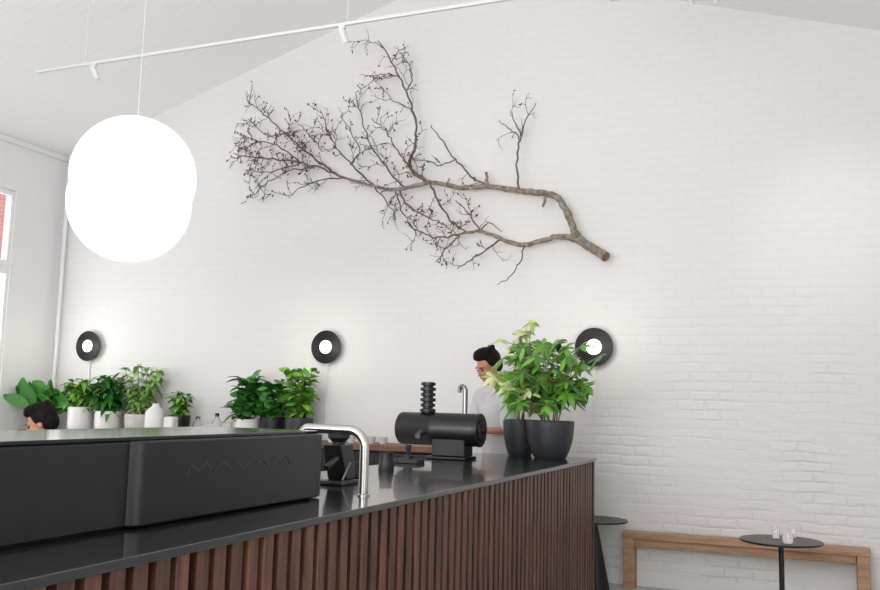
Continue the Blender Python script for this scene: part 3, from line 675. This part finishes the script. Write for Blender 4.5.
    for s_ in (-1,1):
        e_=MB(); E(e_,(s_*.031,-.083,.004),(.012,.008,.007)); e_.build('eye',m_eye,base,bo)
        e_=MB(); E(e_,(s_*.031,-.09,.027),(.019,.006,.004)); e_.build('eyebrow',m_hair,base,bo)
    e_=MB(); E(e_,(0,-.092,-.056),(.022,.007,.006)); e_.build('mouth',m_lip,base,bo)
    return bo
stand=dict(head=(0,-.13,1.69),neck=(0,-.07,1.54),chest=(0,-.03,1.33),waist=(0,0,1.1),hip=(0,0,.96),
 arms=[[(-.18,-.05,1.45),(-.25,-.08,1.2),(-.08,-.29,1.22),(0,0,0)],[(.18,-.05,1.45),(.24,-.11,1.2),(.06,-.30,1.19),(0,0,0)]],
 legs=[[(-.1,0,.9),(-.11,-.02,.5),(-.11,.02,.09)],[(.1,0,.9),(.11,-.02,.5),(.11,.02,.09)]])
q=onp(501,370,1,7.25)
person('person',(q.x,7.25,0),-34,stand,'barista with black hair and white shirt looking down at work',m_shirtw,(-2,24),scale=1.05,hairbun=False)
sit=dict(head=(0,-.06,1.285),neck=(0,0,1.12),chest=(0,0,.93),waist=(0,.02,.73),hip=(0,.04,.60),
 arms=[[(-.18,0,1.05),(-.22,-.05,.8),(-.12,-.27,.68),(0,0,0)],[(.18,0,1.05),(.22,-.05,.8),(.12,-.27,.68),(0,0,0)]],
 legs=[[(-.1,-.02,.56),(-.13,-.42,.52),(-.13,-.38,.09)],[(.1,-.02,.56),(.13,-.42,.52),(.13,-.38,.09)]])
q=onp(50,420,1,5.0)
person('person',(q.x,5.0,0),-62,sit,'seated person with dark hair behind the espresso machine',m_shirtd,(0,22),scale=.97,hairbun=False)
b=(q.x-.03,5.02,0); o=empty('stool',b,'low round black stool under the seated person','stool')
MB().lathe((b[0],b[1],.395),[(.17,0),(.18,.01),(.18,.03),(.17,.04)],32).build('seat',m_wood_dk,b,o)
for i in range(4):
    a=math.pi/4+i*math.pi/2; MB().tube([(b[0]+.11*math.cos(a),b[1]+.11*math.sin(a),.395),(b[0]+.17*math.cos(a),b[1]+.17*math.sin(a),0)],.014,8).build('leg',m_black,b,o)
# ---------------- lights ----------------
def area(name,loc,tgt,sx,sy,e,col=(1,1,1)):
    ld=bpy.data.lights.new(name,'AREA'); ld.shape='RECTANGLE'; ld.size=sx; ld.size_y=sy; ld.energy=e; ld.color=col
    o=bpy.data.objects.new(name,ld); COL.objects.link(o); o.location=loc
    o.rotation_euler=(Vector(tgt)-Vector(loc)).to_track_quat('-Z','Y').to_euler(); return o
area('rear_fill_light',(-2.2,YB+.1,2.4),(-1.8,8,2.2),6.5,3.2,180,(1,.993,.985))  # added fill from behind the camera; the wall there has no opening
area('ceiling_fill_light',(-2.6,-.6,2.6),(-3.2,3.4,5.4),5,2.5,205,(1,.997,.993))  # added fill aimed upward to brighten the ceiling, no fixture behind it
area('right_fill_light',(RX-.08,1.6,1.7),(-4,3.2,1.2),3.4,2.4,42,(1,.985,.96))  # added fill to brighten the counter slats; the right wall is solid
zmid=(wz0+zt)/2
area('side_window_light',(LX-.25,6.0,zmid),(0,6.0,zmid),1.9,zt-wz0-.2,20,(.99,.99,1))
tgt=onp(835,235,1,WY); sd=bpy.data.lights.new('spot_wash','SPOT'); sd.energy=42; sd.spot_size=math.radians(38); sd.spot_blend=1; sd.color=(1,.93,.84); sd.shadow_soft_size=.2
so=bpy.data.objects.new('spot_wash',sd); COL.objects.link(so); so.location=(tgt.x+.4,5.3,4.1); so.rotation_euler=(tgt-so.location).to_track_quat('-Z','Y').to_euler()
sl=bpy.data.lights.new('sun','SUN'); sl.energy=2.5; sl.angle=.05; so=bpy.data.objects.new('sun',sl); COL.objects.link(so)
so.location=(0,0,9); so.rotation_euler=Vector((-.7,.35,-.65)).to_track_quat('-Z','Y').to_euler()
W=bpy.data.worlds.new('world'); S.world=W; W.use_nodes=True
W.node_tree.nodes['Background'].inputs[0].default_value=(.93,.96,1,1); W.node_tree.nodes['Background'].inputs[1].default_value=1.5
